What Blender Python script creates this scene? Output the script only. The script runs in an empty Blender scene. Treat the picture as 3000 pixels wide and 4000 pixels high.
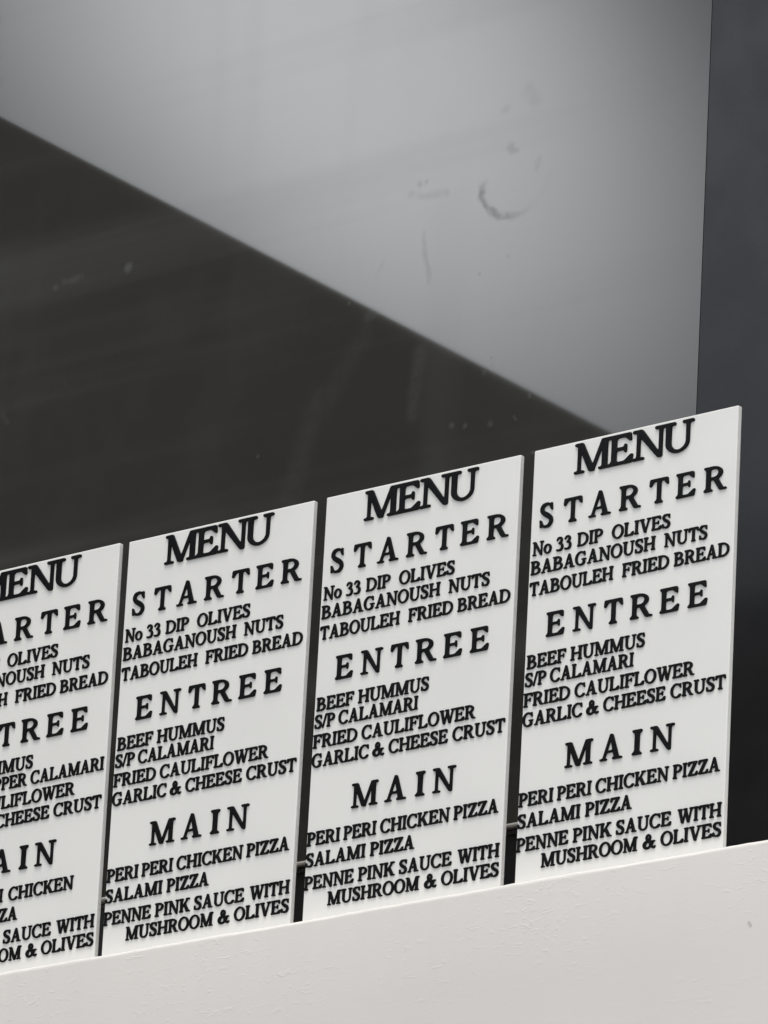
import bpy, bmesh, math, random
import numpy as np
from mathutils import Matrix, Vector

random.seed(7)
SC = bpy.context.scene
COL = SC.collection

# ------------------------------------------------------------------ camera
W = 0.15                 # width of one menu board in metres
Z0 = 2.90                # height of the boards' top edge above the ground
cam_d = bpy.data.cameras.new('camera')
cam = bpy.data.objects.new('camera', cam_d)
COL.objects.link(cam)
SC.camera = cam
right = Vector((0.767745, 0.63869, 0.051409))
down = Vector((-0.169794, 0.280153, -0.94482))
fwd = Vector((-0.617849, 0.716652, 0.323532))
m = Matrix((right, -down, -fwd)).transposed().to_4x4()
m.translation = Vector((2.72402, -2.92071, Z0 - 1.33599))
cam.matrix_world = m
cam_d.sensor_fit = 'VERTICAL'
cam_d.sensor_height = 36.0
cam_d.sensor_width = 27.0
cam_d.lens = 239.78
cam_d.clip_start = 0.05
cam_d.clip_end = 2000.0

# ------------------------------------------------------------------ light
SUN_EL, SUN_AZ = 72.0, 20.0          # sun high in front of the wall, a little to the right, behind thin cloud
sd = Vector((math.sin(math.radians(SUN_AZ)) * math.cos(math.radians(SUN_EL)),
             -math.cos(math.radians(SUN_AZ)) * math.cos(math.radians(SUN_EL)),
             math.sin(math.radians(SUN_EL))))
world = bpy.data.worlds.new('World')
SC.world = world
world.use_nodes = True
nt = world.node_tree
nt.nodes.clear()
N = nt.nodes.new
out = N('ShaderNodeOutputWorld')
sky = N('ShaderNodeTexSky')
sky.sky_type = 'NISHITA'
sky.sun_disc = False
sky.sun_elevation = math.radians(SUN_EL)
sky.sun_rotation = math.atan2(sd.x, sd.y)
sky.dust_density = 3.0
sky.ozone_density = 1.0
bg = N('ShaderNodeBackground')
bg.inputs['Strength'].default_value = 0.07
nt.links.new(sky.outputs[0], bg.inputs['Color'])
# thin overcast: white cloud cover of uneven brightness over the blue
tc = N('ShaderNodeTexCoord')
nz = N('ShaderNodeTexNoise')
nz.inputs['Scale'].default_value = 2.2
nz.inputs['Detail'].default_value = 3.0
nt.links.new(tc.outputs['Generated'], nz.inputs['Vector'])
mr = N('ShaderNodeMapRange')
mr.inputs['From Min'].default_value = 0.3
mr.inputs['From Max'].default_value = 0.7
mr.inputs['To Min'].default_value = 0.42
mr.inputs['To Max'].default_value = 0.62
nt.links.new(nz.outputs[0], mr.inputs['Value'])
# bright sky patch added low left, shaped to give the pane its reflected gradient
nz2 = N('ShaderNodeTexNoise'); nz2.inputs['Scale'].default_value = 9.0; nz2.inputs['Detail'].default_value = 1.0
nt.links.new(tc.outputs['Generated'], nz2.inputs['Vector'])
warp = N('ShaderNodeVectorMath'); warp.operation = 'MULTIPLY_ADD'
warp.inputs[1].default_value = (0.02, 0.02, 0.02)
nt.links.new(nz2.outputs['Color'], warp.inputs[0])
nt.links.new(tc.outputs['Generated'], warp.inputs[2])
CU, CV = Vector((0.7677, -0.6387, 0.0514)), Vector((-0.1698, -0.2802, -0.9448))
GLOW_DIR = (Vector((-0.6178, -0.7167, 0.3235)) - CU * .0094 - CV * .0676).normalized()
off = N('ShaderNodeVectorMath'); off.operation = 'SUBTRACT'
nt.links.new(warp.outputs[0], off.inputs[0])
off.inputs[1].default_value = GLOW_DIR + Vector((0.01, 0.01, 0.01))
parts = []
for ax, k in ((CU - CV * .45, 1.0), (CV, 0.8), (GLOW_DIR, 1.0)):
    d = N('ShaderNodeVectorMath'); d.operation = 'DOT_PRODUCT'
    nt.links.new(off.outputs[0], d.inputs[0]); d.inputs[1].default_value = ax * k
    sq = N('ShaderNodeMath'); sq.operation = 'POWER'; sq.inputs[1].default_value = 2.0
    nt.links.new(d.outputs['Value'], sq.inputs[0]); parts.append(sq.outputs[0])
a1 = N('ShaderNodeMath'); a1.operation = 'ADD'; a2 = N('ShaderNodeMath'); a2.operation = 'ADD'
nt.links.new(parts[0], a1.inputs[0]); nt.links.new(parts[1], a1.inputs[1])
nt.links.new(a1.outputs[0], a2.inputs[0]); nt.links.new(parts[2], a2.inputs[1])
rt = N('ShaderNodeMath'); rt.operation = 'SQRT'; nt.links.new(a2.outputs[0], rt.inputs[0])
added_glow = N('ShaderNodeMapRange'); added_glow.interpolation_type = 'SMOOTHERSTEP'
added_glow.inputs['From Min'].default_value = 0.080
added_glow.inputs['From Max'].default_value = 0.0
added_glow.inputs['To Min'].default_value = 0.0
added_glow.inputs['To Max'].default_value = 6.3
nt.links.new(rt.outputs[0], added_glow.inputs['Value'])
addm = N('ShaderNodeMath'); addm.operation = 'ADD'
nt.links.new(mr.outputs[0], addm.inputs[0]); nt.links.new(added_glow.outputs[0], addm.inputs[1])
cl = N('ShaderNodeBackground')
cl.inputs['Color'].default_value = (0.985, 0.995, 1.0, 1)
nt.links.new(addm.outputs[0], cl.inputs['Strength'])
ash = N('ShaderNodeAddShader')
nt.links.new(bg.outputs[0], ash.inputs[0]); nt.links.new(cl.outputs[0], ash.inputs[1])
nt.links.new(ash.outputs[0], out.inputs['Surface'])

sun_d = bpy.data.lights.new('sun', 'SUN')
sun_d.energy = 1.5
sun_d.angle = math.radians(25)
sun_d.color = (1.0, 0.95, 0.875)
sun = bpy.data.objects.new('sun', sun_d)
COL.objects.link(sun)
sun.rotation_euler = sd.to_track_quat('Z', 'Y').to_euler()
sun.location = (2, -4, 7)

SC.view_settings.view_transform = 'Standard'
SC.view_settings.look = 'None'
SC.view_settings.gamma = 1.0
SC.view_settings.exposure = 0.24
SC.view_settings.use_curve_mapping = False

# ------------------------------------------------------------------ helpers
def tag(o, label=None, cat=None, group=None, kind=None):
    if label: o['label'] = label
    if cat: o['category'] = cat
    if group: o['group'] = group
    if kind: o['kind'] = kind
    return o

def empty(name, loc):
    o = bpy.data.objects.new(name, None)
    o.empty_display_size = 0.05
    o.location = loc
    COL.objects.link(o)
    return o

def add_obj(name, me, mat, parent=None):
    o = bpy.data.objects.new(name, me)
    COL.objects.link(o)
    if mat and not me.materials:
        me.materials.append(mat)
    if parent:
        o.parent = parent
    return o

def box_bm(bm, x0, x1, y0, y1, z0, z1, bev=0.0, seg=2):
    r = bmesh.ops.create_cube(bm, size=1.0)
    vs = r['verts']
    for v in vs:
        v.co = Vector((x0 + (v.co.x + .5) * (x1 - x0), y0 + (v.co.y + .5) * (y1 - y0), z0 + (v.co.z + .5) * (z1 - z0)))
    if bev > 0:
        es = list({e for v in vs for e in v.link_edges})
        bmesh.ops.bevel(bm, geom=es, offset=bev, segments=seg, profile=0.5, affect='EDGES')

def box(name, x0, x1, y0, y1, z0, z1, mat, parent=None, bev=0.0, seg=2):
    bm = bmesh.new()
    box_bm(bm, x0, x1, y0, y1, z0, z1, bev, seg)
    me = bpy.data.meshes.new(name)
    bm.to_mesh(me); bm.free()
    return add_obj(name, me, mat, parent)

def mat_new(name):
    mt = bpy.data.materials.new(name)
    mt.use_nodes = True
    return mt, mt.node_tree, mt.node_tree.nodes['Principled BSDF']

class G:
    """small node-graph helper: every method returns an output socket"""
    def __init__(s, nt): s.nt = nt
    def link(s, a, inp):
        if isinstance(a, (int, float)): inp.default_value = a
        elif isinstance(a, (tuple, list, Vector)): inp.default_value = a
        else: s.nt.links.new(a, inp)
    def m(s, op, a, b=0.0, c=None, clamp=False):
        n = s.nt.nodes.new('ShaderNodeMath'); n.operation = op; n.use_clamp = clamp
        s.link(a, n.inputs[0]); s.link(b, n.inputs[1])
        if c is not None: s.link(c, n.inputs[2])
        return n.outputs[0]
    def rng(s, v, a, b, c=0.0, d=1.0, smooth=True):
        n = s.nt.nodes.new('ShaderNodeMapRange')
        n.interpolation_type = 'SMOOTHSTEP' if smooth else 'LINEAR'
        s.link(v, n.inputs['Value'])
        for k, q in zip(('From Min', 'From Max', 'To Min', 'To Max'), (a, b, c, d)): n.inputs[k].default_value = q
        return n.outputs[0]
    def pos(s):
        return s.nt.nodes.new('ShaderNodeTexCoord').outputs['Object']
    def mapping(s, v, loc=(0, 0, 0), rot=(0, 0, 0), sc=(1, 1, 1)):
        n = s.nt.nodes.new('ShaderNodeMapping')
        s.link(v, n.inputs['Vector'])
        n.inputs['Location'].default_value = loc; n.inputs['Rotation'].default_value = rot; n.inputs['Scale'].default_value = sc
        return n.outputs[0]
    def noise(s, v, scale, detail=2.0, rough=0.5, dist=0.0):
        n = s.nt.nodes.new('ShaderNodeTexNoise')
        s.link(v, n.inputs['Vector'])
        n.inputs['Scale'].default_value = scale; n.inputs['Detail'].default_value = detail
        n.inputs['Roughness'].default_value = rough; n.inputs['Distortion'].default_value = dist
        return n.outputs[0]
    def sep(s, v):
        n = s.nt.nodes.new('ShaderNodeSeparateXYZ'); s.link(v, n.inputs[0]); return n.outputs
    def comb(s, x, y, z):
        n = s.nt.nodes.new('ShaderNodeCombineXYZ')
        for i, q in enumerate((x, y, z)): s.link(q, n.inputs[i])
        return n.outputs[0]
    def mixc(s, f, a, b):
        n = s.nt.nodes.new('ShaderNodeMix'); n.data_type = 'RGBA'
        s.link(f, n.inputs['Factor']); s.link(a, n.inputs[6]); s.link(b, n.inputs[7])
        return n.outputs[2]
    def bump(s, h, strength, distance, normal=None):
        n = s.nt.nodes.new('ShaderNodeBump')
        n.inputs['Strength'].default_value = strength; n.inputs['Distance'].default_value = distance
        s.link(h, n.inputs['Height'])
        if normal is not None: s.link(normal, n.inputs['Normal'])
        return n.outputs[0]

# ------------------------------------------------------------------ materials
def m_acrylic():
    mt, nt, b = mat_new('white_board'); g = G(nt); p = g.pos()
    n = g.noise(p, 14.0, 3.0)
    c = g.mixc(g.rng(n, .35, .7), (0.865, 0.86, 0.815, 1), (0.835, 0.83, 0.787, 1))
    spots = g.rng(g.noise(p, 420.0, 2.0, .6), .68, .76)
    c = g.mixc(g.m('MULTIPLY', spots, .12), c, (0.55, 0.54, 0.52, 1))
    g.link(c, b.inputs['Base Color'])
    b.inputs['Roughness'].default_value = 0.32
    b.inputs['Specular IOR Level'].default_value = 0.35
    # sawn rough edges: sides (normals along x) get a grain, the face stays nearly smooth
    geo = nt.nodes.new('ShaderNodeNewGeometry')
    nx = g.m('ABSOLUTE', g.sep(geo.outputs['True Normal'])[0])
    side = g.rng(nx, .6, .9)
    grain = g.noise(p, 1500.0, 3.0, .7)
    fine = g.noise(p, 160.0, 2.0, .5)
    oi = nt.nodes.new('ShaderNodeObjectInfo')
    shift = g.comb(g.m('MULTIPLY', oi.outputs['Random'], 9.0), 0.0, g.m('MULTIPLY', oi.outputs['Random'], 5.0))
    va = nt.nodes.new('ShaderNodeVectorMath'); nt.links.new(p, va.inputs[0]); nt.links.new(shift, va.inputs[1])
    scr = g.noise(g.mapping(va.outputs[0], rot=(0, math.radians(38), 0), sc=(900, 900, 22)), 1.0, 2.0, .5)
    scr = g.m('MULTIPLY', g.rng(scr, .70, .78), g.rng(g.noise(va.outputs[0], 17.0, 2.0), .52, .66))
    wave = g.noise(va.outputs[0], 9.0, 1.0)
    fine = g.m('ADD', fine, g.m('ADD', g.m('MULTIPLY', scr, 2.5), g.m('MULTIPLY', wave, 4.0)))
    h = g.m('ADD', g.m('MULTIPLY', g.m('MULTIPLY', grain, side), 1.0), g.m('MULTIPLY', fine, .05))
    g.link(g.bump(h, .7, .0009), b.inputs['Normal'])
    g.link(g.rng(side, 0, 1, .32, .7), b.inputs['Roughness'])
    return mt

def m_letter():
    mt, nt, b = mat_new('black_plastic'); g = G(nt); p = g.pos()
    n = g.noise(p, 90.0, 3.0)
    g.link(g.mixc(g.rng(n, .35, .7), (0.004, 0.004, 0.0045, 1), (0.007, 0.007, 0.0075, 1)), b.inputs['Base Color'])
    b.inputs['Roughness'].default_value = 0.42
    b.inputs['Specular IOR Level'].default_value = 0.12
    g.link(g.bump(g.noise(p, 900.0, 2.0), .25, .0004), b.inputs['Normal'])
    return mt

def seg_dist(g, x, z, a, bb):
    """distance from (x, z) to the segment a-bb, as sockets"""
    ax, az = a; dx, dz = bb[0] - a[0], bb[1] - a[1]
    L2 = dx * dx + dz * dz
    px = g.m('SUBTRACT', x, ax); pz = g.m('SUBTRACT', z, az)
    t = g.m('DIVIDE', g.m('ADD', g.m('MULTIPLY', px, dx), g.m('MULTIPLY', pz, dz)), L2, clamp=True)
    ex = g.m('SUBTRACT', px, g.m('MULTIPLY', t, dx)); ez = g.m('SUBTRACT', pz, g.m('MULTIPLY', t, dz))
    return g.m('SQRT', g.m('ADD', g.m('MULTIPLY', ex, ex), g.m('MULTIPLY', ez, ez)))

NICK = (0.5045, 2.5825)
def m_render():
    mt, nt, b = mat_new('white_wall_paint'); g = G(nt); p = g.pos()
    big = g.noise(p, 5.0, 3.0)
    c = g.mixc(g.rng(big, .3, .7), (0.785, 0.760, 0.715, 1), (0.755, 0.732, 0.690, 1))
    g.link(c, b.inputs['Base Color'])
    b.inputs['Roughness'].default_value = 0.6
    b.inputs['Specular IOR Level'].default_value = 0.3
    warp = g.mapping(p, sc=(75, 75, 240))
    tra = g.noise(warp, 1.0, 4.0, .62, .6)                     # horizontal roller ridges
    patchy = g.rng(g.noise(p, 16.0, 2.0), .38, .62, .32, 1.0)
    ridge = g.m('MULTIPLY', g.rng(tra, .55, .74), patchy)
    lump = g.noise(g.mapping(p, sc=(1, 1, 1.6)), 170.0, 2.0, .5)
    lumps = g.m('MULTIPLY', g.rng(lump, .58, .76), patchy)
    fine = g.noise(p, 420.0, 3.0, .6)
    h = g.m('ADD', g.m('ADD', g.m('MULTIPLY', ridge, .75), g.m('MULTIPLY', lumps, .55)), g.m('MULTIPLY', fine, .08))
    wx, _, wz = g.sep(p)
    nick = g.rng(seg_dist(g, wx, wz, (NICK[0], NICK[1]), (NICK[0] + .0012, NICK[1] - .0018)), .0016, .0004)
    g.link(g.mixc(g.m('MULTIPLY', nick, .45), c, (0.30, 0.28, 0.26, 1)), b.inputs['Base Color'])
    near_top = g.rng(g.sep(p)[2], Z0 - .36, Z0 - .27, .35, 1.0)
    g.link(g.bump(g.m('MULTIPLY', h, near_top), .32, .0006), b.inputs['Normal'])
    return mt

def m_glass():
    """dark tinted pane with finger marks, drips and wiped streaks on it"""
    mt, nt, b = mat_new('tinted_glass'); g = G(nt); p = g.pos()
    x, _, z = g.sep(p)
    z = g.m('SUBTRACT', z, Z0)
    wob = g.noise(p, 55.0, 3.0, .6)
    wob2 = g.m('MULTIPLY', g.m('SUBTRACT', wob, .5), .008)
    xw = g.m('ADD', x, wob2); zw = g.m('ADD', z, wob2)
    patch = g.noise(p, 130.0, 3.0, .65)
    mask = 0.0
    def put(mask, v, amount):
        v = g.m('MULTIPLY', v, amount)
        return v if isinstance(mask, float) else g.m('MAXIMUM', mask, v)
    # curved finger swipe: lower half of a ring
    cx, cz, R = 0.1965, 0.2420, .0270
    dx = g.m('SUBTRACT', xw, cx); dz = g.m('SUBTRACT', zw, cz)
    r = g.m('SQRT', g.m('ADD', g.m('MULTIPLY', dx, dx), g.m('MULTIPLY', dz, dz)))
    ring = g.rng(g.m('ABSOLUTE', g.m('SUBTRACT', r, R)), .0040, .0006)
    ring = g.m('MULTIPLY', ring, g.rng(dz, .004, -.006))
    ring = g.m('MULTIPLY', ring, g.rng(dx, .018, -.020, .06, 1.0))
    ring = g.m("MULTIPLY", ring, g.rng(patch, .30, .60, .5, 1.0))
    mask = put(mask, ring, .85)
    # a second fainter fingertip and little dabs
    for (ax, az), (bx, bz), w, am in (
        ((0.1905, 0.2626), (0.1914, 0.2600), .0028, .45), ((0.1939, 0.2588), (0.1957, 0.2583), .0020, .45),
        ((0.2027, 0.2990), (0.2093, 0.2898), .0050, .22), ((0.1847, 0.2893), (0.1867, 0.2898), .0030, .25),
        ((0.2129, 0.2477), (0.2125, 0.2425), .0022, .28),
        ((0.1182, 0.2543), (0.1191, 0.2539), .0020, .55), ((0.1236, 0.2545), (0.1240, 0.2543), .0014, .45),
        ((0.1113, 0.2482), (0.1400, 0.2415), .0026, .25),
        ((0.1230, 0.2179), (0.1292, 0.1850), .0018, .38),
        ((0.1698, 0.1819), (0.1703, 0.1814), .0010, .6), ((0.1919, 0.1881), (0.1924, 0.1877), .0009, .45),
        ((0.1246, 0.1388), (0.1210, 0.0977), .0050, .16),
        ((0.0784, 0.1593), (0.0445, 0.1131), .0080, .07), ((0.0424, 0.1234), (0.0188, 0.0515), .0090, .09),
        ((0.0804, 0.1706), (0.0866, 0.1732), .0040, .20),
        ((-0.1294, 0.2477), (-0.1291, 0.2468), .0030, .42), ((-0.1861, 0.2495), (-0.1712, 0.2487), .0022, .22),
        ((-0.1948, 0.2456), (-0.1933, 0.2456), .0020, .26),
        ((0.1539, 0.0848), (0.1543, 0.0844), .0020, .42), ((0.1649, 0.0827), (0.1653, 0.0823), .0016, .40),
        ((0.1848, 0.0797), (0.1853, 0.0793), .0020, .42), ((0.2145, 0.0921), (0.2148, 0.0910), .0013, .40),
        ((0.1832, 0.1234), (0.1834, 0.1230), .0012, .40), ((0.1852, 0.1183), (0.1855, 0.1178), .0012, .35),
        ((0.1770, 0.1142), (0.1776, 0.1139), .0012, .35), ((0.2027, 0.0792), (0.2037, 0.0772), .0010, .35),
        ((0.0640, 0.1840), (0.0643, 0.1837), .0011, .55), ((-0.0058, 0.0936), (-0.0054, 0.0932), .0010, .40),
        ((0.2201, 0.0546), (0.2203, 0.0542), .0012, .45), ((0.0866, 0.1984), (0.0907, 0.2056), .0014, .18),
        ((-0.2328, 0.1645), (-0.2277, 0.1593), .0020, .16),
        ((-0.2626, 0.4551), (-0.2624, 0.4541), .0016, .5), ((-0.2585, 0.4264), (-0.2583, 0.4255), .0013, .5),
        ((-0.2574, 0.4110), (-0.2576, 0.4058), .0010, .4), ((-0.2615, 0.3853), (-0.2621, 0.3832), .0012, .4),
        ((-0.0695, 0.4264), (-0.0693, 0.4255), .0012, .4)):
        d = seg_dist(g, xw, zw, (ax, az), (bx, bz))
        v = g.rng(d, w * 1.7, w * .1)
        v = g.m('MULTIPLY', v, g.rng(patch, .30, .62, .45, 1.0))
        mask = put(mask, v, am * .8)
    # wiped bands: long horizontal sweeps and a few upright ones
    hb = g.noise(g.mapping(p, sc=(.8, 1, 21.0)), 1.0, 3.0, .55)
    vb = g.noise(g.mapping(p, loc=(3.1, 0, 0), sc=(17.0, 1, 1.6)), 1.0, 2.0, .5)
    bands = g.m('ADD', g.m('MULTIPLY', g.rng(hb, .46, .74), .17), g.m('MULTIPLY', g.rng(vb, .54, .8), .11))
    # dust specks and soft patches
    sp = g.m('MULTIPLY', g.rng(g.noise(p, 620.0, 1.0), .73, .80), .22)
    sp = g.m('MULTIPLY', sp, g.rng(g.noise(p, 9.0, 2.0), .45, .7))
    soft = g.m('MULTIPLY', g.rng(g.noise(p, 11.0, 4.0, .6), .45, .75), .05)
    mask = g.m('ADD', g.m('ADD', mask, bands), g.m('ADD', sp, soft), clamp=True)
    b.inputs['Base Color'].default_value = (0.038, 0.0368, 0.033, 1)
    b.inputs['Roughness'].default_value = 0.024
    b.inputs['IOR'].default_value = 1.5
    film = nt.nodes.new('ShaderNodeBsdfPrincipled')
    film.inputs['Base Color'].default_value = (0.16, 0.16, 0.155, 1)
    film.inputs['Roughness'].default_value = 0.55
    film.inputs['IOR'].default_value = 1.4
    mx = nt.nodes.new('ShaderNodeMixShader')
    g.link(g.m('MULTIPLY', mask, .8), mx.inputs[0])
    nt.links.new(b.outputs[0], mx.inputs[1]); nt.links.new(film.outputs[0], mx.inputs[2])
    o = [n for n in nt.nodes if n.type == 'OUTPUT_MATERIAL'][0]
    nt.links.new(mx.outputs[0], o.inputs['Surface'])
    return mt

def m_simple(name, c0, c1, rough, ior=1.5, scale=30.0, bump=.15, bd=.0004):
    mt, nt, b = mat_new(name); g = G(nt); p = g.pos()
    n = g.noise(p, scale, 4.0, .6)
    g.link(g.mixc(g.rng(n, .32, .7), c0 + (1,), c1 + (1,)), b.inputs['Base Color'])
    g.link(g.rng(n, .3, .7, rough - .05, rough + .05), b.inputs['Roughness'])
    b.inputs['IOR'].default_value = ior
    if bump: g.link(g.bump(g.noise(p, scale * 12, 2.0), bump, bd), b.inputs['Normal'])
    return mt

M_BOARD, M_LET, M_WALL, M_GLASS = m_acrylic(), m_letter(), m_render(), m_glass()
M_FRAME = m_simple('dark_frame_coating', (0.0035, 0.0033, 0.0042), (0.0055, 0.0052, 0.0064), .40, 1.55, 22.0)
M_BEAD = m_simple('pale_bead', (0.80, 0.79, 0.77), (0.86, 0.85, 0.83), .45, 1.5, 60.0)
M_CLOTH = m_simple('awning_cloth', (0.020, 0.019, 0.018), (0.026, 0.025, 0.023), .9, 1.3, 12.0)
M_METAL = m_simple('dark_metal', (0.03, 0.03, 0.032), (0.045, 0.045, 0.047), .5)
M_GROUND = m_simple('paving', (0.22, 0.21, 0.20), (0.30, 0.29, 0.275), .85, 1.4, 3.0, .3, .004)

# ------------------------------------------------------------------ setting
bm = bmesh.new()
bmesh.ops.create_grid(bm, x_segments=2, y_segments=2, size=120.0)
me = bpy.data.meshes.new('ground'); bm.to_mesh(me); bm.free()
tag(add_obj('ground', me, M_GROUND), 'pale paved ground in front of the white wall', 'ground', kind='structure')

H_VIS = 1.75286                       # board face seen above the wall's edge, in board widths
T = 0.0247 * W                        # board thickness
Y_WALL = -0.018                       # front face of the wall
SL = (-H_VIS + 8.90660) / 19.4714
Z_LEDGE = Z0 + W * (-H_VIS + SL * (Y_WALL / W)) - 0.0006
Y_PANE = 0.12

def rounded_wall():
    """long rendered parapet: front face, uneven rounded top edge, flat top"""
    bm = bmesh.new()
    rnd = random.Random(3)
    xs = np.concatenate([[-3.0, -1.2], np.arange(-.5, .75, .004), [1.3, 3.0]])
    R = 0.0030
    prof = [(Y_WALL, 0.0), (Y_WALL, Z_LEDGE - .45), (Y_WALL, Z_LEDGE - .06)]
    for k in range(7):
        a = math.radians(90 * k / 6)
        prof.append((Y_WALL + R - R * math.cos(a), Z_LEDGE - R + R * math.sin(a)))
    prof += [(Y_WALL + .03, Z_LEDGE), (Y_WALL + .34, Z_LEDGE), (Y_WALL + .34, 0.0)]
    ph = [rnd.uniform(0, 6.28) for _ in range(6)]
    rows = []
    for x in xs:
        wob = sum(math.sin(x * f_ + ph[i]) * a_ for i, (f_, a_) in enumerate(((19, .00022), (47, .00016), (113, .00012), (260, .00008), (410, .00006))))
        w2 = sum(math.sin(x * f_ * 1.3 + ph[5 - i]) * a_ for i, (f_, a_) in enumerate(((31, .00016), (83, .00012), (190, .0001), (350, .00008))))
        rows.append([bm.verts.new((x, y + (w2 if 2 < j < 9 else 0), z + (wob if 4 < j < 9 else 0))) for j, (y, z) in enumerate(prof)])
    n = len(prof)
    for a, b_ in zip(rows[:-1], rows[1:]):
        for j in range(n):
            k = (j + 1) % n
            f = bm.faces.new((a[j], b_[j], b_[k], a[k])); f.smooth = 2 <= j < 9
    bm.faces.new(rows[0][::-1]); bm.faces.new(rows[-1])
    bmesh.ops.recalc_face_normals(bm, faces=bm.faces)
    me = bpy.data.meshes.new('parapet_wall'); bm.to_mesh(me); bm.free()
    return add_obj('parapet_wall', me, M_WALL)
tag(rounded_wall(), 'white painted wall with roller texture carrying the row of menu boards', 'wall')

# window behind the boards
win = empty('window', (0.1, Y_PANE, Z_LEDGE))
tag(win, 'dark tinted window with finger smudges behind the menu boards', 'window')
def wpart(name, x0, x1, y0, y1, z0, z1, mat, bev=0.0):
    o = box(name, x0, x1, y0, y1, z0, z1, mat, None, bev)
    o.parent = win
    o.matrix_parent_inverse = Matrix.Translation(-Vector(win.location))
    return o
XR = 0.3455                                             # right edge of the pane
ZB = Z0 - 0.1821                                        # lower edge of the pane
ZT = Z0 + 1.35
wpart('pane', -1.6, XR, Y_PANE, Y_PANE + .006, ZB, ZT, M_GLASS)
wpart('bead', -1.6, XR, Y_PANE - .0009, Y_PANE + .008, ZB - .0009, ZB - .0001, M_BEAD)
wpart('bottom_rail', -1.6, XR, Y_PANE + .004, Y_PANE + .05, Z_LEDGE - .004, ZB - .0025, M_FRAME, .001)
wpart('rail_lip', -1.6, XR, Y_PANE + .0015, Y_PANE + .0037, ZB - .0060, ZB - .0047, M_FRAME, .0004)
wpart('side_frame', XR + .0002, XR + .60, Y_PANE + .0001, Y_PANE + .05, Z_LEDGE - .004, ZT, M_FRAME, .0003)
wpart('top_rail', -1.6, XR + .60, Y_PANE - .004, Y_PANE + .05, ZT + .001, ZT + .06, M_FRAME, .001)
wpart('back_panel', -1.6, XR + .60, Y_PANE + .052, Y_PANE + .06, Z_LEDGE - .004, ZT, M_FRAME)

# awning high on the left, out of the frame, mirrored in the pane
aw = empty('awning', (-2.4, 0, Z0 + 1.0))
tag(aw, 'dark awning cloth mirrored as the black slanting half of the window', 'awning')
def awning_cloth():
    za = Z0 + 1.0
    e0, e1 = Vector((-1.2910, -0.12)), Vector((-1.5506, -5.2))
    bm = bmesh.new()
    top = [bm.verts.new((x, y, za + .004)) for x, y in ((e0.x, e0.y), (e1.x, e1.y), (-7.5, e1.y), (-7.5, e0.y))]
    bot = [bm.verts.new((x, y, za)) for x, y in ((e0.x, e0.y), (e1.x, e1.y), (-7.5, e1.y), (-7.5, e0.y))]
    bm.faces.new(top); bm.faces.new(bot[::-1])
    for i in range(4):
        j = (i + 1) % 4
        bm.faces.new((top[i], bot[i], bot[j], top[j]))
    bmesh.ops.recalc_face_normals(bm, faces=bm.faces)
    me = bpy.data.meshes.new('cloth'); bm.to_mesh(me); bm.free()
    return me
def apart(o):
    o.parent = aw
    o.matrix_parent_inverse = Matrix.Translation(-Vector(aw.location))
    return o
apart(add_obj('cloth', awning_cloth(), M_CLOTH))
for px, py in ((-7.2, -5.0), (-7.2, -.3), (-4.2, -.3)):
    apart(box('post', px - .03, px + .03, py - .03, py + .03, 0, Z0 + .999, M_METAL, None, .004))
apart(box('front_bar', -7.4, -1.75, -5.16, -5.10, Z0 + .94, Z0 + .999, M_METAL, None, .004))

# ------------------------------------------------------------------ lettering: a hand drawn bold roman face
S_, H_, T_ = .175, .100, .085          # stem, hairline, serif thickness, in cap heights

class Cv:
    """boolean canvas in cap-height units; shapes are drawn with an x offset and x scale"""
    def __init__(s, x0, x1, y0, y1, res):
        s.x0, s.y0, s.res = x0, y0, res
        nx, ny = int((x1 - x0) * res) + 1, int((y1 - y0) * res) + 1
        s.X, s.Y = np.meshgrid(x0 + np.arange(nx) / res, y0 + np.arange(ny) / res)
        s.mk = np.zeros(s.X.shape, bool)

def poly_mask(X, Y, pts):
    ins = np.zeros(X.shape, bool)
    n = len(pts)
    for i in range(n):
        ax, ay = pts[i]; bx, by = pts[(i + 1) % n]
        if ay == by: continue
        c = ((ay > Y) != (by > Y)) & (X < (bx - ax) * (Y - ay) / (by - ay) + ax)
        ins ^= c
    return ins
def bx(X, Y, x0, y0, x1, y1): return (X >= x0) & (X <= x1) & (Y >= y0) & (Y <= y1)
def el(X, Y, cx, cy, rx, ry): return ((X - cx) / rx) ** 2 + ((Y - cy) / ry) ** 2 <= 1
def dg(X, Y, x0, y0, x1, y1, w): return poly_mask(X, Y, [(x0, y0), (x0 + w, y0), (x1 + w, y1), (x1, y1)])
def spine(X, Y, pts):
    P = np.array(pts, float)
    P = np.vstack([2 * P[0] - P[1], P, 2 * P[-1] - P[-2]])
    mk = np.zeros(X.shape, bool)
    for i in range(1, len(P) - 2):
        for t in np.linspace(0, 1, 14):
            a, b, c, d = P[i - 1], P[i], P[i + 1], P[i + 2]
            q = .5 * (2 * b + (c - a) * t + (2 * a - 5 * b + 4 * c - d) * t * t + (3 * b - a - 3 * c + d) * t ** 3)
            mk |= (X - q[0]) ** 2 + (Y - q[1]) ** 2 <= q[2] ** 2
    return mk
def stem(X, Y, x, top=True, foot=True, w=None, o=.10):
    w = S_ if w is None else w
    mk = bx(X, Y, x, 0, x + w, 1)
    if foot: mk |= bx(X, Y, x - o, 0, x + w + o, T_) | poly_mask(X, Y, [(x - o * .6, T_), (x, T_ + .07), (x + w, T_ + .07), (x + w + o * .6, T_)])
    if top: mk |= bx(X, Y, x - o, 1 - T_, x + w + o, 1) | poly_mask(X, Y, [(x - o * .6, 1 - T_), (x, .93 - T_), (x + w, .93 - T_), (x + w + o * .6, 1 - T_)])
    return mk
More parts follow.
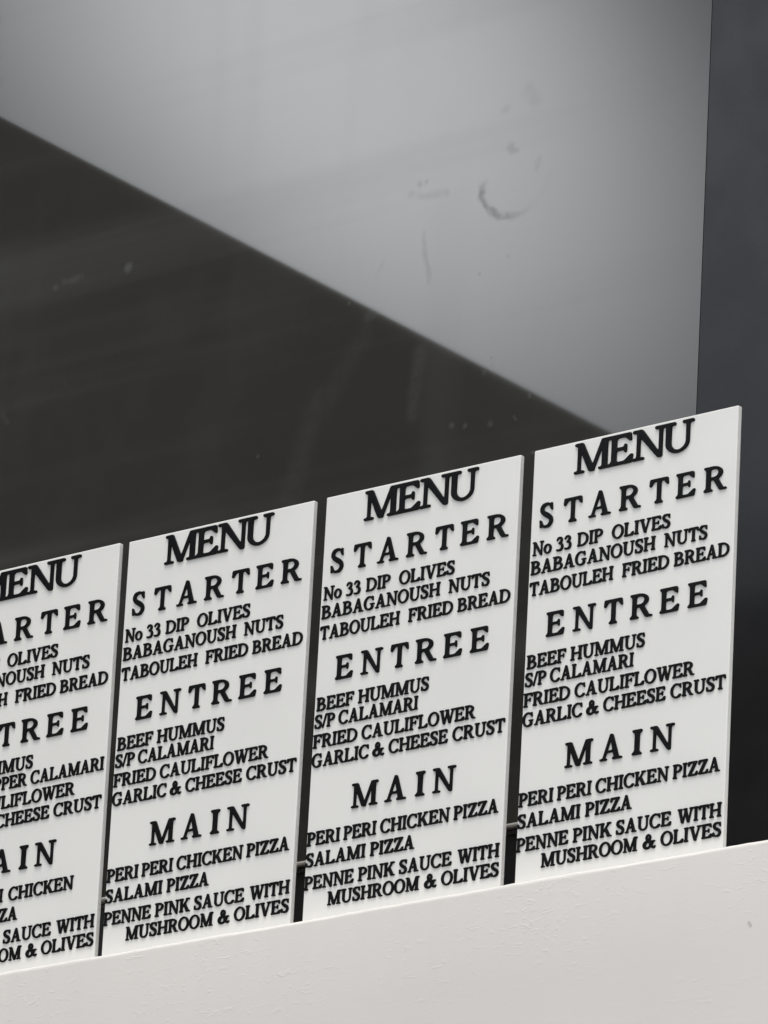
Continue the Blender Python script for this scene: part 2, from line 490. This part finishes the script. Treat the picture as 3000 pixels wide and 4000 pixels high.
def srf(X, Y, x0, x1, top=False):
    return bx(X, Y, x0, 1 - T_ if top else 0, x1, 1 if top else T_)
def arm(X, Y, x0, x1, top):
    if top: return bx(X, Y, x0, 1 - H_, x1, 1) | poly_mask(X, Y, [(x1 - .24, 1 - H_), (x1 - .05, .74), (x1 + .02, .74), (x1, 1)])
    return bx(X, Y, x0, 0, x1, H_) | poly_mask(X, Y, [(x1 - .26, H_), (x1 - .02, .29), (x1 + .06, .29), (x1, 0)])
def midarm(X, Y, x0, x1): return bx(X, Y, x0, .475, x1, .56) | bx(X, Y, x1 - .075, .38, x1, .665)
def bowl(X, Y, x, y0, y1, xr, cx, w=None):
    w = S_ if w is None else w
    cy, ry = (y0 + y1) / 2, (y1 - y0) / 2
    rg = el(X, Y, cx, cy, xr - cx, ry) & ~el(X, Y, cx, cy, xr - cx - w, ry - H_) & (X >= cx)
    return rg | bx(X, Y, x, y1 - H_, cx, y1) | bx(X, Y, x, y0, cx, y0 + H_)
def ring(X, Y, cx, rx, w=None):
    w = S_ * 1.02 if w is None else w
    return el(X, Y, cx, .5, rx, .52) & ~el(X, Y, cx, .5, rx - w, .52 - H_ * .95)
def c_body(X, Y):
    mk = ring(X, Y, .53, .50) & ~((X > .66) & (Y > .24) & (Y < .80) & (X > .66))
    mk |= poly_mask(X, Y, [(.84, 1.0), (.90, 1.0), (.925, .66), (.86, .66), (.80, .80), (.70, .90)])
    return mk

GL = {}
def glyph(ch, adv):
    def deco(f): GL[ch] = (f, adv); return f
    return deco
@glyph('A', 1.07)
def _(X, Y): return dg(X, Y, .13, 0, .47, 1.0, .10) | poly_mask(X, Y, [(.70, 0), (.93, 0), (.60, 1.03), (.46, 1.03)]) | bx(X, Y, .27, .30, .78, .385) | srf(X, Y, .02, .36) | srf(X, Y, .60, 1.05)
@glyph('B', .97)
def _(X, Y): return stem(X, Y, .13) | bowl(X, Y, .13, .50, 1.0, .80, .44) | bowl(X, Y, .13, 0, .57, .91, .46)
@glyph('C', .99)
def _(X, Y): return c_body(X, Y) | spine(X, Y, [(.62, .04, .05), (.78, .08, .05), (.92, .21, .035)])
@glyph('D', 1.07)
def _(X, Y): return stem(X, Y, .13) | bowl(X, Y, .13, 0, 1.0, 1.04, .42)
@glyph('E', .93)
def _(X, Y): return stem(X, Y, .13) | arm(X, Y, .2, .83, True) | arm(X, Y, .2, .86, False) | midarm(X, Y, .2, .67)
@glyph('F', .86)
def _(X, Y): return stem(X, Y, .13) | arm(X, Y, .2, .81, True) | midarm(X, Y, .2, .65)
@glyph('G', 1.09)
def _(X, Y): return c_body(X, Y) | bx(X, Y, .73, .08, .90, .44) | bx(X, Y, .60, .40, 1.03, .47) | spine(X, Y, [(.60, .04, .06), (.75, .08, .06), (.84, .12, .06)])
@glyph('H', 1.09)
def _(X, Y): return stem(X, Y, .13) | stem(X, Y, .79) | bx(X, Y, .2, .465, .9, .555)
@glyph('I', .46)
def _(X, Y): return stem(X, Y, .145)
@glyph('K', 1.08)
def _(X, Y): return stem(X, Y, .13) | dg(X, Y, .30, .40, .76, 1, .13) | dg(X, Y, .74, 0, .38, .58, .25) | srf(X, Y, .62, 1.0, True) | srf(X, Y, .66, 1.07)
@glyph('L', .91)
def _(X, Y): return stem(X, Y, .13) | arm(X, Y, .2, .84, False)
@glyph('M', 1.33)
def _(X, Y): return bx(X, Y, .15, 0, .25, 1) | dg(X, Y, .56, 0, .13, 1, .20) | dg(X, Y, .60, 0, .98, 1, .11) | bx(X, Y, 1.0, 0, 1.0 + S_, 1) | srf(X, Y, .03, .38) | srf(X, Y, .88, 1.30) | srf(X, Y, .04, .30, True) | srf(X, Y, 1.0, 1.30, True)
@glyph('N', 1.08)
def _(X, Y): return bx(X, Y, .16, 0, .26, 1) | poly_mask(X, Y, [(.08, 1), (.32, 1), (.93, .0), (.93, -.03), (.80, -.03)]) | bx(X, Y, .83, 0, .93, 1) | srf(X, Y, .03, .39) | srf(X, Y, .02, .24, True) | srf(X, Y, .70, 1.06, True)
@glyph('O', 1.08)
def _(X, Y): return ring(X, Y, .54, .51)
@glyph('P', .85)
def _(X, Y): return stem(X, Y, .13) | bowl(X, Y, .13, .43, 1.0, .82, .42)
@glyph('R', 1.02)
def _(X, Y): return stem(X, Y, .13) | bowl(X, Y, .13, .46, 1.0, .84, .44) | dg(X, Y, .72, 0, .40, .52, .22) | srf(X, Y, .72, 1.02)
@glyph('S', .80)
def _(X, Y): return spine(X, Y, [(.66, .76, .045), (.58, .92, .05), (.42, .965, .05), (.23, .91, .075), (.15, .76, .085), (.24, .62, .095), (.42, .51, .105), (.60, .39, .095), (.66, .24, .085), (.56, .08, .07), (.40, .035, .05), (.22, .08, .05), (.12, .26, .045)]) | poly_mask(X, Y, [(.63, 1.0), (.70, 1.0), (.72, .68), (.66, .68)]) | poly_mask(X, Y, [(.07, 0), (.14, 0), (.14, .33), (.06, .33)])
@glyph('T', .93)
def _(X, Y): return stem(X, Y, .38, top=False) | bx(X, Y, .06, 1 - H_, .87, 1) | poly_mask(X, Y, [(.05, 1), (.02, .71), (.09, .71), (.24, 1 - H_), (.24, 1)]) | poly_mask(X, Y, [(.88, 1), (.91, .71), (.84, .71), (.69, 1 - H_), (.69, 1)])
@glyph('U', 1.08)
def _(X, Y): return bx(X, Y, .15, .33, .15 + S_, 1) | bx(X, Y, .82, .33, .92, 1) | (el(X, Y, .535, .33, .385, .35) & ~el(X, Y, .57, .36, .25, .29) & (Y <= .34)) | srf(X, Y, .03, .46, True) | srf(X, Y, .68, 1.06, True)
@glyph('V', 1.07)
def _(X, Y): return dg(X, Y, .46, -.02, .12, 1, .20) | dg(X, Y, .50, -.02, .83, 1, .10) | srf(X, Y, .02, .44, True) | srf(X, Y, .68, 1.05, True)
@glyph('W', 1.42)
def _(X, Y): return dg(X, Y, .38, -.02, .10, 1, .19) | dg(X, Y, .43, -.02, .70, .9, .10) | dg(X, Y, .90, -.02, .60, 1, .19) | dg(X, Y, .95, -.02, 1.20, 1, .10) | srf(X, Y, .02, .42, True) | srf(X, Y, .52, .88, True) | srf(X, Y, 1.06, 1.41, True)
@glyph('Z', .92)
def _(X, Y): return bx(X, Y, .08, 1 - H_, .86, 1) | bx(X, Y, .05, 0, .86, H_) | dg(X, Y, .05, 0, .63, 1, .23) | poly_mask(X, Y, [(.08, 1), (.05, .70), (.12, .70), (.28, 1 - H_), (.28, 1)]) | poly_mask(X, Y, [(.86, 0), (.92, .30), (.85, .30), (.66, H_), (.62, 0)])
@glyph('&', 1.16)
def _(X, Y): return (el(X, Y, .50, .77, .23, .25) & ~el(X, Y, .50, .79, .09, .13)) | (el(X, Y, .40, .27, .36, .30) & ~el(X, Y, .45, .26, .17, .17)) | dg(X, Y, .80, .02, .34, .74, .19) | spine(X, Y, [(.60, .10, .05), (.80, .22, .05), (.93, .50, .045)]) | bx(X, Y, .76, .47, 1.10, .54) | spine(X, Y, [(.90, .06, .075), (1.02, .05, .06), (1.12, .12, .04)])
@glyph('/', .42)
def _(X, Y): return dg(X, Y, .0, -.02, .32, 1.02, .10)
@glyph('3', .74)
def _(X, Y): return spine(X, Y, [(.10, .78, .04), (.22, .93, .055), (.40, .95, .06), (.53, .83, .08), (.48, .66, .075), (.30, .53, .045)]) | spine(X, Y, [(.30, .53, .045), (.52, .47, .07), (.60, .27, .09), (.50, .08, .075), (.30, .03, .055), (.12, .07, .06)])
@glyph('o', .76)
def _(X, Y): return el(X, Y, .37, .34, .36, .36) & ~el(X, Y, .37, .34, .19, .27)

def blur(a, s):
    r = int(3 * s) + 1
    k = np.exp(-.5 * (np.arange(-r, r + 1) / s) ** 2); k /= k.sum()
    a = np.apply_along_axis(lambda v: np.convolve(v, k, 'same'), 0, a)
    return np.apply_along_axis(lambda v: np.convolve(v, k, 'same'), 1, a)

def contours(F, iso):
    """closed iso-lines of the grid F, as lists of (col, row)"""
    ny, nx = F.shape
    ins = F > iso
    code = ins[:-1, :-1] * 1 + ins[:-1, 1:] * 2 + ins[1:, 1:] * 4 + ins[1:, :-1] * 8
    nxt = {}
    TB = {1: ((3, 0),), 2: ((0, 1),), 3: ((3, 1),), 4: ((1, 2),), 5: ((3, 0), (1, 2)), 6: ((0, 2),), 7: ((3, 2),),
          8: ((2, 3),), 9: ((2, 0),), 10: ((0, 1), (2, 3)), 11: ((2, 1),), 12: ((1, 3),), 13: ((1, 0),), 14: ((0, 3),)}
    def key(i, j, e):
        return ('h', i, j) if e == 0 else ('v', i + 1, j) if e == 1 else ('h', i, j + 1) if e == 2 else ('v', i, j)
    for j, i in zip(*np.nonzero((code > 0) & (code < 15))):
        for a, b in TB[int(code[j, i])]:
            nxt[key(i, j, a)] = key(i, j, b)
    def pt(k):
        t, i, j = k
        if t == 'h':
            a, b = F[j, i], F[j, i + 1]; return (i + (iso - a) / (b - a), j)
        a, b = F[j, i], F[j + 1, i]; return (i, j + (iso - a) / (b - a))
    loops = []
    while nxt:
        k0, k = next(iter(nxt.items())); loop = [pt(k0)]
        del nxt[k0]
        while k != k0 and k in nxt:
            loop.append(pt(k)); k = nxt.pop(k)
        if len(loop) > 8: loops.append(loop)
    return loops

def simplify(P, tol):
    P = np.array(P)
    def rdp(i, j):
        if j <= i + 1: return []
        a, b = P[i], P[j]; d = b - a; L = math.hypot(*d)
        q = P[i + 1:j] - a
        dd = np.abs(d[0] * q[:, 1] - d[1] * q[:, 0]) / L if L > 1e-9 else np.hypot(q[:, 0], q[:, 1])
        k = int(dd.argmax())
        if dd[k] < tol: return []
        k += i + 1
        return rdp(i, k) + [k] + rdp(k, j)
    n = len(P); h = n // 2
    P = np.vstack([P, P[:1]])
    idx = [0] + rdp(0, h) + [h] + rdp(h, n)
    return P[idx]

DG = None
def lettering_mesh(name, items, cap, base, raise_, fat, res, squeeze_blur=.040):
    """items: [(glyph, x, xscale in caps)] with x in board widths; returns a mesh of raised letters in board space"""
    capx = cap
    lo = min(x for _, x, _ in items) / capx - .3
    hi = max(x / capx + GL[c][1] * sx for c, x, sx in items) + .3
    cv = Cv(lo, hi, -.3, 1.3, res)
    F = np.zeros(cv.X.shape)
    for c, x, sx in items:
        f, adv = GL[c]
        xo = x / capx
        c0 = max(0, int((xo - .2 - lo) * res)); c1 = int((xo + adv * sx + .2 - lo) * res)
        X = (cv.X[:, c0:c1] - xo) / sx
        cv.mk[:, c0:c1] |= f(X, cv.Y[:, c0:c1])
    F = blur(cv.mk.astype(float), squeeze_blur * res)
    loops = contours(F, .5 - fat)
    bev = 0.00014
    best = None
    for tol in (.10, .07, .13, .05, .17, .03, .22):        # retry until the outline fills without gaps
        cu = bpy.data.curves.new(name, 'CURVE')
        cu.dimensions = '2D'; cu.fill_mode = 'BOTH'
        cu.extrude = raise_ / 2 - bev + .0002
        cu.bevel_depth = bev; cu.bevel_resolution = 1; cu.offset = -bev
        area = 0.0
        for L in loops:
            P = simplify(L, tol)
            q = P - P[0]
            A = (q[:-1, 0] * q[1:, 1] - q[1:, 0] * q[:-1, 1]).sum() / 2
            if len(P) < 6 or abs(A) / res ** 2 < .007: continue
            P = P[:-1]
            area += A
            sp = cu.splines.new('POLY')
            sp.points.add(len(P) - 1)
            co = np.zeros((len(P), 4)); co[:, 3] = 1
            co[:, 0] = (lo + P[:, 0] / res) * capx * W
            co[:, 1] = ((-.3 + P[:, 1] / res) * cap - base) * W
            sp.points.foreach_set('co', co.ravel())
            sp.use_cyclic_u = True
        tmp = bpy.data.objects.new(name, cu)
        COL.objects.link(tmp)
        bpy.context.view_layer.update()
        me = bpy.data.meshes.new_from_object(tmp.evaluated_get(bpy.context.evaluated_depsgraph_get()))
        bpy.data.objects.remove(tmp); bpy.data.curves.remove(cu)
        got = sum(f.area for f in me.polygons if f.normal.z > .9)
        want = abs(area) / res ** 2 * capx * cap * W * W
        if best is None or got / want > best[0]:
            best = (got / want, me)
    me = best[1]
    me.name = name
    # curve plane xy -> board plane xz, raised towards -y
    me.transform(Matrix(((1, 0, 0, 0), (0, 0, -1, -(raise_ / 2 - .0004)), (0, 1, 0, 0), (0, 0, 0, 1))))
    me.materials.clear(); me.materials.append(M_LET)
    return me

def word(txt, a, b, cap):
    """spread a word's letters between board-width positions a and b"""
    adv = sum(GL[c][1] for c in txt)
    sx = (b - a) / cap / (adv - .04)
    x = a - .02 * sx * cap
    r = []
    for c in txt:
        r.append((c, x, sx)); x += GL[c][1] * sx * cap
    return r

def frac(l0, l1, u0, u1):
    """turn measured positions along a line into board widths"""
    return lambda q: u0 + (q - l0) / (l1 - l0) * (u1 - u0)

def spaced(txt, spans, f, cap):
    r = []
    for c, (a, b) in zip(txt, spans):
        r += word(c, f(a), f(b), cap)
    return r

def words(spec, f, cap):
    r = []
    for txt, a, b in spec: r += word(txt, f(a), f(b), cap)
    return r

LINES = []
def line(part, items, cap, base, raise_, fat, only=None):
    res = 64 if cap > .08 else 44
    LINES.append((part, lettering_mesh(part, items, cap, base, raise_, fat, res, .030 if cap > .08 else .036), only))
CAP = .0555
RT, RH, RI = .0013, .0012, .0010
line('title_lettering', spaced('MENU', ((512, 736), (722, 868), (864, 1068), (1040, 1230)), frac(510, 1230, .204, .792), .124), .124, .1385, RT, .09)
line('heading_lettering', spaced('STARTER', ((312, 398), (458, 568), (608, 740), (788, 915), (966, 1078), (1121, 1235), (1284, 1413)), frac(312, 1412, .043, .955), .100), .100, .3315, RH, .08)
line('heading_lettering', spaced('ENTREE', ((350, 460), (510, 645), (696, 806), (850, 980), (1024, 1138), (1188, 1302)), frac(352, 1300, .103, .884), .099), .099, .7865, RH, .08)
line('heading_lettering', spaced('MAIN', ((460, 628), (671, 804), (857, 922), (967, 1108)), frac(460, 1108, .223, .752), .100), .100, 1.3360, RH, .08)
def item(spec, l0, l1, u0, u1, base, only=None):
    line('item_lettering', words(spec, frac(l0, l1, u0, u1), CAP), CAP, base, RI, .22, only)
item((('No', 275, 388), ('33', 415, 507), ('DIP', 540, 690), ('OLIVES', 745, 1085)), 275, 1085, .016, .693, .440)
item((('BABAGANOUSH', 262, 1000), ('NUTS', 1052, 1303)), 262, 1303, .011, .875, .5185)
item((('TABOULEH', 258, 755), ('FRIED', 808, 1082), ('BREAD', 1110, 1430)), 258, 1430, .010, .983, .6055)
item((('BEEF', 238, 470), ('HUMMUS', 497, 932)), 238, 932, .013, .592, .9035)
item((('S/P', 226, 352), ('CALAMARI', 376, 868)), 226, 868, .008, .541, .9755, 'repeat')
item((('SALT', 5, 190), ('&', 210, 265), ('PEPPER', 286, 563), ('CALAMARI', 585, 990)), 0, 1000, 0, 1, .9755, 'first')
item((('FRIED', 218, 495), ('CAULIFLOWER', 523, 1222)), 218, 1222, .006, .835, 1.0575)
item((('GARLIC', 212, 572), ('&', 595, 668), ('CHEESE', 697, 1063), ('CRUST', 1093, 1413)), 212, 1413, .005, .988, 1.137)
item((('PERI', 190, 398), ('PERI', 420, 625), ('CHICKEN', 650, 1078), ('PIZZA', 1102, 1375)), 190, 1375, .004, .976, 1.4605, 'repeat')
item((('PERI', 112, 282), ('PERI', 302, 472), ('CHICKEN', 503, 862)), 0, 1000, 0, 1, 1.4605, 'first')
item((('SALAMI', 183, 555), ('PIZZA', 583, 855)), 183, 855, .003, .560, 1.5465)
item((('PENNE', 178, 488), ('PINK', 516, 745), ('SAUCE', 770, 1093), ('WITH', 1130, 1383)), 178, 1383, .003, .990, 1.641)
item((('MUSHROOM', 320, 893), ('&', 925, 1000), ('OLIVES', 1030, 1382)), 320, 1382, .128, .993, 1.718)

# ------------------------------------------------------------------ menu boards
def panel_mesh():
    bm = bmesh.new()
    box_bm(bm, 0, W, 0, T, Z_LEDGE - Z0 + .0004, 0, .0007, 3)
    me = bpy.data.meshes.new('panel'); bm.to_mesh(me); bm.free()
    me.materials.append(M_BOARD)
    return me
PANEL = panel_mesh()
G1, G2, G3 = .05252, .06561, .06822
XB = (-(1 + G1) * W, 0.0, (1 + G2) * W, (2 + G2 + G3) * W)
TURN = (-.0062, -.0006, .0020, -.0010)      # none stands perfectly plumb
LEAN = (.0010, -.0012, .0008, -.0004)
LABELS = (
    'white menu board cut off by the picture edge, listing salt and pepper calamari in full',
    'white menu board between the cut-off board and the middle one, S/P calamari',
    'white menu board in the middle, with the slanting black reflection above it',
    'white menu board at the right end of the row, standing against the dark window frame',
)
for i, x in enumerate(XB):
    root = empty('menu_board', (x, 0, Z0))
    root.rotation_euler = (LEAN[i], TURN[i], 0)
    tag(root, LABELS[i], 'menu board', 'white menu boards with raised black letters standing on the wall')
    add_obj('panel', PANEL, None, root)
    for part, me, only in LINES:
        if only == 'first' and i != 0: continue
        if only == 'repeat' and i == 0: continue
        add_obj(part, me, None, root)
